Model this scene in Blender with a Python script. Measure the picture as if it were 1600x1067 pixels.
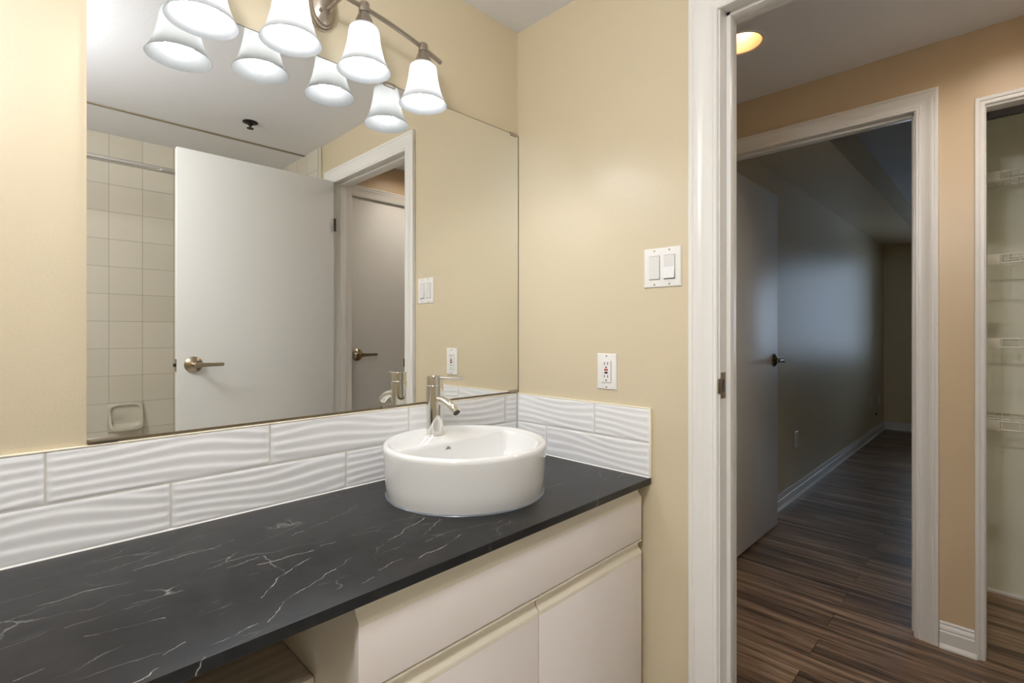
import bpy, bmesh, math, random
from mathutils import Vector, Matrix
random.seed(4)
PI = math.pi
sc = bpy.context.scene
for o in list(bpy.data.objects):
    bpy.data.objects.remove(o)
COL = sc.collection

# ------------------------------------------------------------------ camera
cam_d = bpy.data.cameras.new('camera')
cam = bpy.data.objects.new('camera', cam_d)
COL.objects.link(cam)
cam.location = (-1.3322, -1.2891, 1.18)
cam.rotation_euler = (PI/2, 0, 0.7798 - PI/2)
cam_d.sensor_width = 36
cam_d.lens = 785.956*36/1600
cam_d.shift_y = -14.265/1600
cam_d.clip_start = 0.02
sc.camera = cam
# ------------------------------------------------------------------ exposure, sky
sc.view_settings.view_transform = 'Standard'
sc.view_settings.look = 'None'
sc.view_settings.exposure = 0.0
sc.view_settings.gamma = 1.0
sc.view_settings.use_curve_mapping = False
try:
    sc.cycles.use_denoising = True
    sc.cycles.max_bounces = 14
    sc.cycles.diffuse_bounces = 8
    sc.cycles.glossy_bounces = 6
    sc.cycles.transmission_bounces = 10
    sc.cycles.sample_clamp_indirect = 6
except Exception:
    pass
world = bpy.data.worlds.new('sky')
sc.world = world
world.use_nodes = True
bgn = world.node_tree.nodes['Background']
bgn.inputs[0].default_value = (0.62, 0.77, 1.0, 1)
bgn.inputs[1].default_value = 4.4
BULB = 97.0         # emission of the vanity bulbs
POT = 240.0          # emission of the added hall downlights out of view
POT_DIM = 13.0        # emission of the dim warm downlight in view
FILL_DOME = 89.0          # emission of the added, unseen bathroom fill globe
GLOW = (0.92, 0.945, 1.0)

# ------------------------------------------------------------------ materials
def lin(c):
    r = []
    for v in c:
        v = v/255
        r.append(v/12.92 if v <= 0.04045 else ((v+0.055)/1.055)**2.4)
    return (r[0], r[1], r[2], 1)

class NT:
    def __init__(s, name):
        s.m = bpy.data.materials.new(name)
        s.m.use_nodes = True
        s.t = s.m.node_tree
        s.b = s.t.nodes['Principled BSDF']
        s.out = s.t.nodes['Material Output']
    def n(s, typ, **kw):
        nd = s.t.nodes.new(typ)
        for k, v in kw.items():
            setattr(nd, k, v)
        return nd
    def l(s, a, b):
        s.t.links.new(a, b)
    def math(s, op, a, b=None, c=None, clamp=False):
        nd = s.n('ShaderNodeMath', operation=op, use_clamp=clamp)
        for i, v in enumerate((a, b, c)):
            if v is None: continue
            if isinstance(v, (int, float)): nd.inputs[i].default_value = v
            else: s.l(v, nd.inputs[i])
        return nd.outputs[0]
    def vec(s, op, a, b=None, scale=None):
        nd = s.n('ShaderNodeVectorMath', operation=op)
        for i, v in enumerate((a, b)):
            if v is None: continue
            if isinstance(v, (tuple, list)): nd.inputs[i].default_value = v
            else: s.l(v, nd.inputs[i])
        if scale is not None: nd.inputs['Scale'].default_value = scale
        return nd
    def ramp(s, fac, stops):
        nd = s.n('ShaderNodeValToRGB')
        e = nd.color_ramp.elements
        while len(e) < len(stops): e.new(0.5)
        for el, (p, c) in zip(e, stops):
            el.position = p
            el.color = c if len(c) == 4 else (*c, 1)
        s.l(fac, nd.inputs[0])
        return nd.outputs[0]
    def mix(s, fac, a, b):
        nd = s.n('ShaderNodeMix', data_type='RGBA')
        for i, v in ((0, fac), (6, a), (7, b)):
            if isinstance(v, (int, float)): nd.inputs[i].default_value = v
            elif isinstance(v, tuple): nd.inputs[i].default_value = v
            else: s.l(v, nd.inputs[i])
        return nd.outputs[2]
    def coords(s, scale=(1, 1, 1), rot=(0, 0, 0), loc=(0, 0, 0)):
        tc = s.n('ShaderNodeTexCoord')
        mp = s.n('ShaderNodeMapping')
        s.l(tc.outputs['Object'], mp.inputs[0])
        mp.inputs['Scale'].default_value = scale
        mp.inputs['Rotation'].default_value = rot
        mp.inputs['Location'].default_value = loc
        return mp.outputs[0]
    def noise(s, vec, scale, detail=2.0, rough=0.5):
        nd = s.n('ShaderNodeTexNoise')
        s.l(vec, nd.inputs['Vector'])
        nd.inputs['Scale'].default_value = scale
        nd.inputs['Detail'].default_value = detail
        nd.inputs['Roughness'].default_value = rough
        return nd.outputs[0]
    def bump(s, h, strength, dist=0.01):
        nd = s.n('ShaderNodeBump')
        nd.inputs['Strength'].default_value = strength
        nd.inputs['Distance'].default_value = dist
        s.l(h, nd.inputs['Height'])
        s.l(nd.outputs[0], s.b.inputs['Normal'])

def plain(name, col, rough=0.5, metal=0.0, spec=0.5, var=0.0, bump=None, coat=0.0):
    n = NT(name)
    c = lin(col)
    n.b.inputs['Roughness'].default_value = rough
    n.b.inputs['Metallic'].default_value = metal
    n.b.inputs['Specular IOR Level'].default_value = spec
    n.b.inputs['Coat Weight'].default_value = coat
    n.b.inputs['Coat Roughness'].default_value = 0.05
    v = n.coords()
    if var:
        f = n.noise(v, 3.0, 4.0)
        d = tuple(max(0, x*(1-var)) for x in c[:3]) + (1,)
        n.l(n.mix(f, c, d), n.b.inputs['Base Color'])
    else:
        f = n.noise(v, 9.0, 2.0)
        d = tuple(x*0.985 for x in c[:3]) + (1,)
        n.l(n.mix(f, c, d), n.b.inputs['Base Color'])
    if bump:
        n.bump(n.noise(v, bump[0], 3.0), bump[1], bump[2])
    return n.m

M = {}
M['beige'] = plain('beige satin wall paint', (209, 196, 168), 0.28, spec=0.55, var=0.02, bump=(190, 0.11, 0.004))
M['beige_dull'] = plain('beige flat wall paint', (220, 206, 176), 0.38, spec=0.15, var=0.02, bump=(170, 0.12, 0.004))
M['closet'] = plain('brightened greenish closet paint', (240, 240, 226), 0.5, var=0.02, bump=(170, 0.12, 0.004))  # off-white lightened to stand in for light missing in the closet
M['seam'] = plain('taupe caulk seam', (150, 140, 120), 0.7)
M['beige_hall'] = plain('light-warmed satin hall paint', (210, 189, 157), 0.33, spec=0.4, var=0.02, bump=(190, 0.10, 0.004))  # wall beige warmed so the colour carries the hall's warm light
M['bathfloor'] = plain('pale grey bounce floor', (226, 225, 223), 0.3, var=0.1)  # unseen floor, pale finish invented to bounce light upward
M['ceil'] = plain('off white ceiling paint', (232, 233, 238), 0.6, spec=0.3, var=0.03, bump=(90, 0.12, 0.004))
M['ceil_tex'] = plain('stippled ceiling texture', (205, 205, 205), 0.9, spec=0.1, var=0.08, bump=(140, 0.9, 0.01))
M['trim'] = plain('white semi gloss trim paint', (232, 230, 226), 0.32, var=0.02)
M['door'] = plain('white painted door', (226, 226, 224), 0.40, var=0.02, bump=(60, 0.03, 0.003))
M['cab'] = plain('cream laminate cabinet front', (240, 232, 228), 0.38, var=0.03)
M['cab_edge'] = plain('cream profiled edge', (232, 224, 206), 0.42, var=0.06)
M['cab_side'] = plain('cream cabinet side panel', (230, 222, 210), 0.5, var=0.04)
M['tilewhite'] = plain('white glossy ceramic tile', (240, 240, 241), 0.12, var=0.01)
M['grout'] = plain('pale grey grout', (214, 211, 204), 0.8, var=0.05)
M['caulk'] = plain('cream caulk', (244, 236, 214), 0.5)
M['white_caulk'] = plain('white caulk', (236, 234, 228), 0.5)
M['caulk_clear'] = plain('grey clear silicone', (104, 110, 120), 0.2)
M['ceramic'] = plain('white glazed ceramic', (234, 234, 233), 0.06, spec=0.6, coat=0.4)
M['chrome'] = plain('polished chrome', (225, 222, 216), 0.06, metal=1.0)
M['nickel'] = plain('brushed nickel', (176, 166, 154), 0.30, metal=1.0)
M['satin'] = plain('satin nickel door hardware', (170, 158, 138), 0.24, metal=1.0)
M['brass'] = plain('aged brass plate', (138, 120, 92), 0.4, metal=0.9, var=0.3)
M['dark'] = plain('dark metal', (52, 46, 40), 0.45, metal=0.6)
M['black'] = plain('black plastic', (24, 22, 22), 0.4)
M['red'] = plain('dull red plastic', (176, 62, 54), 0.4)
M['plast'] = plain('white plastic', (236, 234, 231), 0.28)
M['plast2'] = plain('white plastic rocker', (222, 221, 219), 0.30)
M['wire'] = plain('white vinyl coated wire', (232, 228, 216), 0.35)
M['channel'] = plain('tarnished mirror channel', (116, 102, 80), 0.4, metal=0.4)
M['taupe'] = plain('tarnished taupe cap', (150, 138, 122), 0.35, metal=0.3)
M['copper'] = plain('warm gold reflector', (232, 196, 158), 0.35, metal=0.5)
M['dish'] = plain('bone glazed ceramic', (205, 200, 184), 0.15)

def mat_mirror():
    n = NT('silvered mirror glass')
    n.b.inputs['Metallic'].default_value = 1
    n.b.inputs['Roughness'].default_value = 0.0
    v = n.coords()
    f = n.noise(v, 70.0, 2.0)
    n.l(n.mix(f, (0.86, 0.865, 0.845, 1), (0.845, 0.85, 0.83, 1)), n.b.inputs['Base Color'])
    # dust and spatter specks on the upper right of the glass
    vo = n.n('ShaderNodeTexVoronoi')
    vo.inputs['Scale'].default_value = 55
    n.l(v, vo.inputs['Vector'])
    pick = n.math('GREATER_THAN', n.noise(v, 16.0, 1.0), 0.60)
    spk = n.math('MULTIPLY', n.math('LESS_THAN', vo.outputs['Distance'], 0.11), pick)
    dif = n.n('ShaderNodeBsdfDiffuse')
    dif.inputs[0].default_value = (0.8, 0.8, 0.8, 1)
    mx = n.n('ShaderNodeMixShader')
    sx = n.n('ShaderNodeSeparateXYZ')
    n.l(v, sx.inputs[0])
    hi = n.math('GREATER_THAN', sx.outputs[2], 1.62)
    n.l(n.math('MULTIPLY', n.math('MULTIPLY', spk, hi), 0.35), mx.inputs[0])
    n.l(n.b.outputs[0], mx.inputs[1])
    n.l(dif.outputs[0], mx.inputs[2])
    n.l(mx.outputs[0], n.out.inputs[0])
    return n.m
M['mirror'] = mat_mirror()

def mat_floor():
    n = NT('dark laminate planks')
    v = n.coords(rot=(0, 0, PI/2))
    br = n.n('ShaderNodeTexBrick')
    n.l(v, br.inputs['Vector'])
    br.offset = 0.37
    br.offset_frequency = 2
    br.inputs['Color1'].default_value = (0.0, 0, 0, 1)
    br.inputs['Color2'].default_value = (1, 1, 1, 1)
    br.inputs['Mortar'].default_value = (0.5, 0.5, 0.5, 1)
    br.inputs['Scale'].default_value = 1.0
    br.inputs['Mortar Size'].default_value = 0.0012
    br.inputs['Brick Width'].default_value = 1.22
    br.inputs['Row Height'].default_value = 0.125
    tone = n.n('ShaderNodeSeparateColor')
    n.l(br.outputs[0], tone.inputs[0])
    off = n.n('ShaderNodeCombineXYZ')
    n.l(n.math('MULTIPLY', tone.outputs[0], 37.0), off.inputs[0])
    n.l(n.math('MULTIPLY', tone.outputs[0], 11.0), off.inputs[1])
    vs = n.vec('ADD', v, off.outputs[0])
    st = n.vec('MULTIPLY', vs.outputs[0], (1.6, 26.0, 1.0))
    fine = n.vec('MULTIPLY', vs.outputs[0], (5.0, 130.0, 1.0))
    g1 = n.noise(st.outputs[0], 1.0, 5.0, 0.6)
    g2 = n.noise(fine.outputs[0], 1.0, 3.0, 0.6)
    g = n.math('ADD', n.math('MULTIPLY', g1, 0.72), n.math('MULTIPLY', g2, 0.28))
    g = n.math('ADD', g, n.math('MULTIPLY', n.math('SUBTRACT', tone.outputs[0], 0.5), 0.10))
    col = n.ramp(g, [(0.32, lin((46, 36, 29))), (0.44, lin((98, 78, 62))), (0.54, lin((142, 117, 95))), (0.68, lin((192, 164, 136)))])
    fin = n.mix(n.math('MULTIPLY', br.outputs['Fac'], 0.8), col, lin((28, 22, 18)))
    n.l(fin, n.b.inputs['Base Color'])
    n.b.inputs['Roughness'].default_value = 0.36
    n.b.inputs['Specular IOR Level'].default_value = 0.4
    n.bump(g, 0.15, 0.002)
    return n.m
M['floor'] = mat_floor()

# pale veins of the worktop: polylines in metres on its top (x, y, x, y, strength)
VEINS = []
def vpx(pts, s=1.0, k=600/1263, ox=0, oy=560):
    f, cx, cy, cz, yaw, y0 = 785.956, -1.3322, -1.2891, 1.18, 0.7798, 519.235
    c, sn = math.cos(yaw), math.sin(yaw)
    w = []
    for px, py in pts:
        px, py = ox+px*k, oy+py*k
        a, b = (px-800)/f, -(py-y0)/f
        t = (0.7554-cz)/b
        w.append((cx+t*(c+a*sn), cy+t*(sn-a*c)))
    for p, q in zip(w, w[1:]):
        VEINS.append((p, q, s))
for pts, s in (([(105, 822), (250, 775), (440, 733)], .9), ([(435, 697), (580, 655), (700, 622), (770, 593)], .8),
               ([(275, 916), (390, 890), (545, 853)], .8), ([(525, 975), (615, 930)], .8), ([(845, 787), (920, 718), (1025, 655)], .9),
               ([(855, 680), (940, 654), (1030, 632)], .8), ([(870, 865), (960, 782), (1040, 738), (1100, 690), (1160, 655)], .75),
               ([(590, 607), (645, 592)], .5), ([(1060, 615), (1097, 606)], 1.0), ([(1185, 738), (1230, 718)], .9),
               ([(230, 885), (370, 838), (490, 800)], .4), ([(0, 805), (170, 757)], .4), ([(865, 650), (930, 700)], .45),
               ([(440, 1065), (520, 1025)], .7), ([(650, 1010), (692, 973)], .7), ([(740, 690), (850, 655)], .5),
               ([(960, 582), (1110, 520), (1180, 482)], .45), ([(215, 737), (380, 690), (540, 635)], .35), ([(40, 1060), (130, 1020)], .4),
               ([(0, 960), (150, 900)], .3), ([(700, 940), (840, 870)], .4)):
    vpx(pts, s)
for pts, s in (([(580, 395), (650, 360), (735, 310)], 1.0), ([(605, 335), (670, 305)], .7), ([(470, 330), (530, 290), (605, 250)], .8),
               ([(625, 290), (655, 250)], .6), ([(1225, 80), (1231, 106)], .5), ([(1295, 106), (1312, 90)], .5), ([(435, 435), (520, 395)], .6)):
    vpx(pts, s, 0.4375, 400, 700)

def mat_counter():
    n = NT('charcoal soapstone laminate')
    v = n.coords()
    wob = n.n('ShaderNodeTexNoise')
    n.l(v, wob.inputs['Vector'])
    wob.inputs['Scale'].default_value = 22
    wob.inputs['Detail'].default_value = 4
    d = n.vec('SUBTRACT', wob.outputs['Color'], (0.5, 0.5, 0.5))
    d = n.vec('SCALE', d.outputs[0], scale=0.030)
    p = n.vec('ADD', v, d.outputs[0])
    p = n.vec('MULTIPLY', p.outputs[0], (1, 1, 0)).outputs[0]
    tot = None
    for (a, b, s) in VEINS:
        dx, dy = b[0]-a[0], b[1]-a[1]
        L2 = dx*dx+dy*dy
        r = n.vec('SUBTRACT', p, (a[0], a[1], 0)).outputs[0]
        dt = n.n('ShaderNodeVectorMath', operation='DOT_PRODUCT')
        n.l(r, dt.inputs[0])
        dt.inputs[1].default_value = (dx/L2, dy/L2, 0)
        t = n.math('MULTIPLY', dt.outputs['Value'], 1.0, clamp=True)
        cb = n.n('ShaderNodeVectorMath', operation='SCALE')
        cb.inputs[0].default_value = (dx, dy, 0)
        n.l(t, cb.inputs['Scale'])
        ds = n.n('ShaderNodeVectorMath', operation='DISTANCE')
        n.l(r, ds.inputs[0])
        n.l(cb.outputs[0], ds.inputs[1])
        k = n.math('MULTIPLY_ADD', ds.outputs['Value'], -1/0.00085, 1.0, clamp=True)
        k = n.math('MULTIPLY', k, s)
        tot = k if tot is None else n.math('MAXIMUM', tot, k)
    brk = n.ramp(n.noise(v, 38.0, 3.0), [(0.36, (0.15, 0.15, 0.15)), (0.56, (1, 1, 1))])
    tot = n.math('MULTIPLY', tot, brk)
    # faint hairlines running with the slab
    rv = n.coords(rot=(0, 0, -0.35), scale=(1.0, 3.2, 0.0))
    vo = n.n('ShaderNodeTexVoronoi', feature='DISTANCE_TO_EDGE')
    rvd = n.vec('ADD', rv, n.vec('SCALE', d.outputs[0], scale=2.5).outputs[0])
    n.l(rvd.outputs[0], vo.inputs['Vector'])
    vo.inputs['Scale'].default_value = 4.2
    hair = n.math('MULTIPLY_ADD', vo.outputs['Distance'], -1/0.012, 1.0, clamp=True)
    msk = n.ramp(n.noise(v, 9.0, 4.0), [(0.50, (0, 0, 0)), (0.68, (1, 1, 1))])
    hair = n.math('MULTIPLY', n.math('MULTIPLY', hair, msk), 0.30)
    tot = n.math('MAXIMUM', tot, hair)
    cloud = n.noise(v, 14.0, 6.0, 0.65)
    base = n.ramp(cloud, [(0.3, lin((24, 24, 25))), (0.7, lin((38, 38, 39)))])
    n.l(n.mix(tot, base, lin((214, 212, 205))), n.b.inputs['Base Color'])
    n.b.inputs['Roughness'].default_value = 0.40
    n.b.inputs['Specular IOR Level'].default_value = 0.26
    n.bump(cloud, 0.05, 0.002)
    return n.m
M['counter'] = mat_counter()

def mat_shower(axis):
    n = NT('square wall tile ' + axis)
    tc = n.n('ShaderNodeTexCoord')
    sp = n.n('ShaderNodeSeparateXYZ')
    n.l(tc.outputs['Object'], sp.inputs[0])
    cb = n.n('ShaderNodeCombineXYZ')
    n.l(n.math('ADD', sp.outputs[0 if axis == 'x' else 1], 0.920+0.1524*20 if axis == 'x' else 0.1524*20+2.28), cb.inputs[0])
    n.l(n.math('ADD', sp.outputs[2], -1.394+0.1524*20), cb.inputs[1])
    br = n.n('ShaderNodeTexBrick')
    n.l(cb.outputs[0], br.inputs['Vector'])
    br.offset = 0.0
    br.inputs['Color1'].default_value = (0, 0, 0, 1)
    br.inputs['Color2'].default_value = (1, 1, 1, 1)
    br.inputs['Scale'].default_value = 1
    br.inputs['Mortar Size'].default_value = 0.0014
    br.inputs['Mortar Smooth'].default_value = 0.3
    br.inputs['Brick Width'].default_value = 0.1524
    br.inputs['Row Height'].default_value = 0.1524
    se = n.n('ShaderNodeSeparateColor')
    n.l(br.outputs[0], se.inputs[0])
    c = n.mix(se.outputs[0], lin((212, 206, 192)), lin((205, 199, 184)))
    n.l(n.mix(br.outputs['Fac'], c, lin((160, 152, 136))), n.b.inputs['Base Color'])
    n.b.inputs['Roughness'].default_value = 0.10
    h = n.math('MULTIPLY_ADD', br.outputs['Fac'], -1.0, 1.0)
    h = n.math('ADD', h, n.math('MULTIPLY', n.noise(cb.outputs[0], 16, 1), 0.9))
    n.bump(h, 0.35, 0.002)
    return n.m
M['shower_x'] = mat_shower('x')
M['shower_y'] = mat_shower('y')

def mat_wood():
    n = NT('greyed wood grain panel')
    v = n.coords(scale=(3.0, 60.0, 60.0))
    g = n.noise(v, 1.0, 5.0, 0.6)
    n.l(n.ramp(g, [(0.3, lin((184, 170, 154))), (0.7, lin((214, 201, 184)))]), n.b.inputs['Base Color'])
    n.b.inputs['Roughness'].default_value = 0.5
    return n.m
M['wood'] = mat_wood()

def mat_shade():
    n = NT('frosted white glass shade')
    tr = n.n('ShaderNodeBsdfTranslucent')
    di = n.n('ShaderNodeBsdfDiffuse')
    gl = n.n('ShaderNodeBsdfGlossy')
    v = n.coords()
    f = n.noise(v, 40, 2)
    n.l(n.mix(f, (0.52, 0.52, 0.505, 1), (0.47, 0.47, 0.46, 1)), tr.inputs[0])
    di.inputs[0].default_value = (0.15, 0.152, 0.15, 1)
    gl.inputs[0].default_value = (1, 1, 1, 1)
    gl.inputs['Roughness'].default_value = 0.25
    a = n.n('ShaderNodeMixShader')
    a.inputs[0].default_value = 0.45
    n.l(tr.outputs[0], a.inputs[1]); n.l(di.outputs[0], a.inputs[2])
    b = n.n('ShaderNodeMixShader')
    b.inputs[0].default_value = 0.05
    n.l(a.outputs[0], b.inputs[1]); n.l(gl.outputs[0], b.inputs[2])
    n.l(b.outputs[0], n.out.inputs[0])
    return n.m
M['shade'] = mat_shade()

def emis(name, col, s):
    n = NT(name)
    v = n.coords()
    f = n.noise(v, 20, 1)
    e = n.n('ShaderNodeEmission')
    c = (*col, 1)
    n.l(n.mix(f, c, tuple(x*0.97 for x in col)+(1,)), e.inputs[0])
    e.inputs[1].default_value = s
    n.l(e.outputs[0], n.out.inputs[0])
    return n.m
M['bulb'] = emis('lit frosted bulb', GLOW, BULB)
M['pot'] = emis('added warm downlight bulb', (1.0, 0.91, 0.80), POT)
M['pot_dim'] = emis('lit amber downlight bulb', (1.0, 0.88, 0.70), POT_DIM)
M['pot_far'] = emis('added hall fill bulb', (1.0, 0.92, 0.82), POT*0.6)
M['fill_dome'] = emis('added opal fill globe', (0.92, 0.945, 1.0), FILL_DOME)

def mat_glass():
    n = NT('clear window pane')
    t = n.n('ShaderNodeBsdfTransparent')
    t.inputs[0].default_value = (0.94, 0.96, 0.96, 1)
    g = n.n('ShaderNodeBsdfGlossy')
    g.inputs['Roughness'].default_value = 0.02
    mx = n.n('ShaderNodeMixShader')
    fr = n.n('ShaderNodeFresnel')
    n.l(fr.outputs[0], mx.inputs[0])
    n.l(t.outputs[0], mx.inputs[1]); n.l(g.outputs[0], mx.inputs[2])
    n.l(mx.outputs[0], n.out.inputs[0])
    return n.m
M['glass'] = mat_glass()

# ------------------------------------------------------------------ mesh helpers
def root_loc(o):
    while o.parent is not None:
        o = o.parent
    return o.location.copy()

def obj(name, bm, mat, parent=None, sharp=35, **props):
    """bm is in world coordinates; it becomes ONE mesh object"""
    me = bpy.data.meshes.new(name)
    bmesh.ops.recalc_face_normals(bm, faces=bm.faces)
    for f in bm.faces: f.smooth = True
    bm.to_mesh(me)
    bm.free()
    me.materials.append(M[mat] if isinstance(mat, str) else mat)
    me.set_sharp_from_angle(angle=math.radians(sharp))
    o = bpy.data.objects.new(name, me)
    COL.objects.link(o)
    if parent is not None:
        me.transform(Matrix.Translation(-root_loc(parent)))
        o.parent = parent
    for k, v in props.items(): o[k] = v
    return o

def thing(name, label, cat, loc=(0, 0, 0), group=None):
    o = bpy.data.objects.new(name, None)
    o.empty_display_size = 0.05
    COL.objects.link(o)
    o.location = loc
    o['label'] = label
    o['category'] = cat
    if group: o['group'] = group
    return o

def tag(o, label, cat, group=None):
    o['label'] = label; o['category'] = cat
    if group: o['group'] = group
    return o

def struct(name, bm, mat, label=None, cat=None, **k):
    o = obj(name, bm, mat, **k)
    o['kind'] = 'structure'
    if label: o['label'] = label
    if cat: o['category'] = cat
    return o

def box(bm, x0, x1, y0, y1, z0, z1, bev=0.0, seg=2):
    t = bmesh.new() if bev else bm
    vs = [t.verts.new((x, y, z)) for x in (x0, x1) for y in (y0, y1) for z in (z0, z1)]
    for q in ((0, 1, 3, 2), (4, 6, 7, 5), (0, 4, 5, 1), (2, 3, 7, 6), (0, 2, 6, 4), (1, 5, 7, 3)):
        t.faces.new([vs[i] for i in q])
    if bev:
        bmesh.ops.recalc_face_normals(t, faces=t.faces)
        bmesh.ops.bevel(t, geom=list(t.edges), offset=bev, segments=seg, profile=0.5, affect='EDGES')
        merge(bm, t)
    return bm

def merge(bm, t, mat=None):
    if mat is not None: bmesh.ops.transform(t, matrix=mat, verts=t.verts)
    mp = {v: bm.verts.new(v.co) for v in t.verts}
    for f in t.faces:
        try: bm.faces.new([mp[v] for v in f.verts])
        except ValueError: pass
    t.free()

def B(*a, **k):
    return box(bmesh.new(), *a, **k)

def lathe(bm, prof, mat=None, seg=40, closed=False):
    """prof [(r, z)...] about local z, then mat"""
    t = bmesh.new()
    rings = []
    for r, z in prof:
        if r < 1e-6: rings.append([t.verts.new((0, 0, z))])
        else: rings.append([t.verts.new((r*math.cos(2*PI*i/seg), r*math.sin(2*PI*i/seg), z)) for i in range(seg)])
    pairs = list(zip(rings, rings[1:]))
    if closed: pairs.append((rings[-1], rings[0]))
    for a, b in pairs:
        for i in range(seg):
            j = (i+1) % seg
            if len(a) == 1 and len(b) == 1: continue
            if len(a) == 1: t.faces.new((a[0], b[i], b[j]))
            elif len(b) == 1: t.faces.new((a[i], a[j], b[0]))
            else: t.faces.new((a[i], a[j], b[j], b[i]))
    merge(bm, t, mat)
    return bm

def tube(bm, pts, r, seg=12, caps=True):
    pts = [Vector(p) for p in pts]
    rr = r if isinstance(r, (list, tuple)) else [r]*len(pts)
    prev = None
    rings = []
    for i, p in enumerate(pts):
        d = (pts[min(i+1, len(pts)-1)]-pts[max(i-1, 0)]).normalized()
        if prev is None:
            a = Vector((0, 0, 1)) if abs(d.z) < 0.9 else Vector((1, 0, 0))
            u = d.cross(a).normalized()
        else:
            u = (prev - d*prev.dot(d)).normalized()
        prev = u
        w = d.cross(u)
        rings.append([bm.verts.new(p+(u*math.cos(2*PI*k/seg)+w*math.sin(2*PI*k/seg))*rr[i]) for k in range(seg)])
    for a, b in zip(rings, rings[1:]):
        for k in range(seg):
            j = (k+1) % seg
            bm.faces.new((a[k], a[j], b[j], b[k]))
    if caps:
        bm.faces.new(rings[0][::-1]); bm.faces.new(rings[-1])
    return bm

def prism(bm, loop0, loop1):
    """two matching closed loops of points joined by sides and closed by caps"""
    a = [bm.verts.new(p) for p in loop0]
    b = [bm.verts.new(p) for p in loop1]
    n = len(a)
    for i in range(n):
        j = (i+1) % n
        bm.faces.new((a[i], a[j], b[j], b[i]))
    bm.faces.new(a[::-1]); bm.faces.new(b)
    return bm

def T(x, y, z): return Matrix.Translation((x, y, z))
RX90 = Matrix.Rotation(PI/2, 4, 'X')     # local z -> -y
RYm90 = Matrix.Rotation(-PI/2, 4, 'Y')   # local z -> -x

# casing profile: (distance from the opening, thickness out from the wall)
def casing_prof(w):
    k = w/0.077
    return [(0, 0), (0, .007), (.003, .0095), (.007, .0095), (.009, .0075), (.011, .0075), (.0125, .0095), (.017, .0095), (.019, .0085),
            (.028, .0092), (.038, .0112), (.047, .0142), (.054, .0165), (.058, .0168), (.060, .0150), (.0625, .0150), (.0645, .0175),
            (.071, .0178), (.0755, .0165), (w/k, .013), (w/k, 0)]
def casing(name, frame, a0, a1, ztop, w=0.077, prof=None, zb=0.0):
    """frame(a, out, z) -> world point; door opening a0..a1 (casing inner edges), head at ztop"""
    pr = [(u*w/0.077, o) for u, o in casing_prof(0.077)] if prof is None else prof
    bm = bmesh.new()
    loops = []
    loops.append([bm.verts.new(frame(a0-u, o, zb)) for u, o in pr])
    loops.append([bm.verts.new(frame(a0-u, o, ztop+u)) for u, o in pr])
    loops.append([bm.verts.new(frame(a1+u, o, ztop+u)) for u, o in pr])
    loops.append([bm.verts.new(frame(a1+u, o, zb)) for u, o in pr])
    n = len(pr)
    for A, Bq in zip(loops, loops[1:]):
        for i in range(n):
            j = (i+1) % n
            bm.faces.new((A[i], A[j], Bq[j], Bq[i]))
    bm.faces.new(loops[0][::-1]); bm.faces.new(loops[-1])
    return struct(name, bm, 'trim', sharp=18)

BASE_PROF = [(0, 0), (.024, 0), (.023, .006), (.019, .011), (.0145, .017), (.0145, .058), (.0135, .061), (.011, .063), (.0115, .070), (.009, .078), (.006, .083), (.006, .090), (.004, .094), (0, .095)]
def baseboard(name, p0, p1, nrm, z=0.0, prof=BASE_PROF):
    bm = bmesh.new()
    l0 = [(p0[0]+nrm[0]*u, p0[1]+nrm[1]*u, z+h) for u, h in prof]
    l1 = [(p1[0]+nrm[0]*u, p1[1]+nrm[1]*u, z+h) for u, h in prof]
    prism(bm, l0, l1)
    return struct(name, bm, 'trim', sharp=18)

# ================================================================== SETTING
ZC = 2.281
XL = -1.80
YR = -2.28
# mirror wall
struct('wall_left', B(XL-0.12, 0.114, 0.0, 0.12, 0, 2.5), 'beige')
# wall with the door to the hall: opening y -1.487..-0.745, head 2.043
bm = bmesh.new()
box(bm, 0, .114, -.728, 1.6, 0, 2.5); box(bm, 0, .114, -2.40, -1.504, 0, 2.5); box(bm, 0, .114, -1.504, -.728, 2.060, 2.5)
struct('wall_right', bm, 'beige')
# jamb lining of that doorway, with stop
bm = bmesh.new()
box(bm, .0, .114, -.745, -.728, 0, 2.060); box(bm, .0, .114, -1.504, -1.487, 0, 2.060); box(bm, .0, .114, -1.487, -.745, 2.043, 2.060)
box(bm, .040, .076, -.757, -.745, 0, 2.043, bev=.002); box(bm, .040, .076, -1.487, -1.475, 0, 2.043, bev=.002); box(bm, .040, .076, -1.487, -.745, 2.031, 2.043, bev=.002)
jamb1 = struct('trim_1', bm, 'trim')
casing('trim_2', lambda a, o, z: (-o, -a, z), 0.741, 1.491, 2.034, 0.077)
# latch strike on the jamb
bm = B(.006, .034, -.7462, -.7445, 1.004, 1.073)
box(bm, -.0115, .006, -.7475, -.7445, 1.018, 1.058, bev=.0015)
sp = obj('strike_plate', bm, 'brass', jamb1)
obj('latch_hole', B(.012, .027, -.7468, -.7455, 1.022, 1.054), 'black', sp)
# tiled end of the bath
struct('wall_back', B(XL-.12, 0.0, YR-.12, YR, 0, 2.5), 'shower_x')
bm = B(-.008, 0.0, YR, -1.668, 0, ZC)
struct('wall_shower', bm, 'shower_y')
struct('trim_3', B(-.011, 0.0, -1.668, -1.625, 0, ZC, bev=.004), 'dish')
struct('wall_front', B(XL-.12, XL, YR, 0.0, 0, 2.5), 'beige')
struct('ceiling', B(XL-.12, 0.0, YR-.12, 0.0, ZC, ZC+.1), 'ceil')
struct('trim_4', B(XL, -.008, -1.866, -1.842, ZC-.004, ZC, bev=.001), 'seam')

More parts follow.
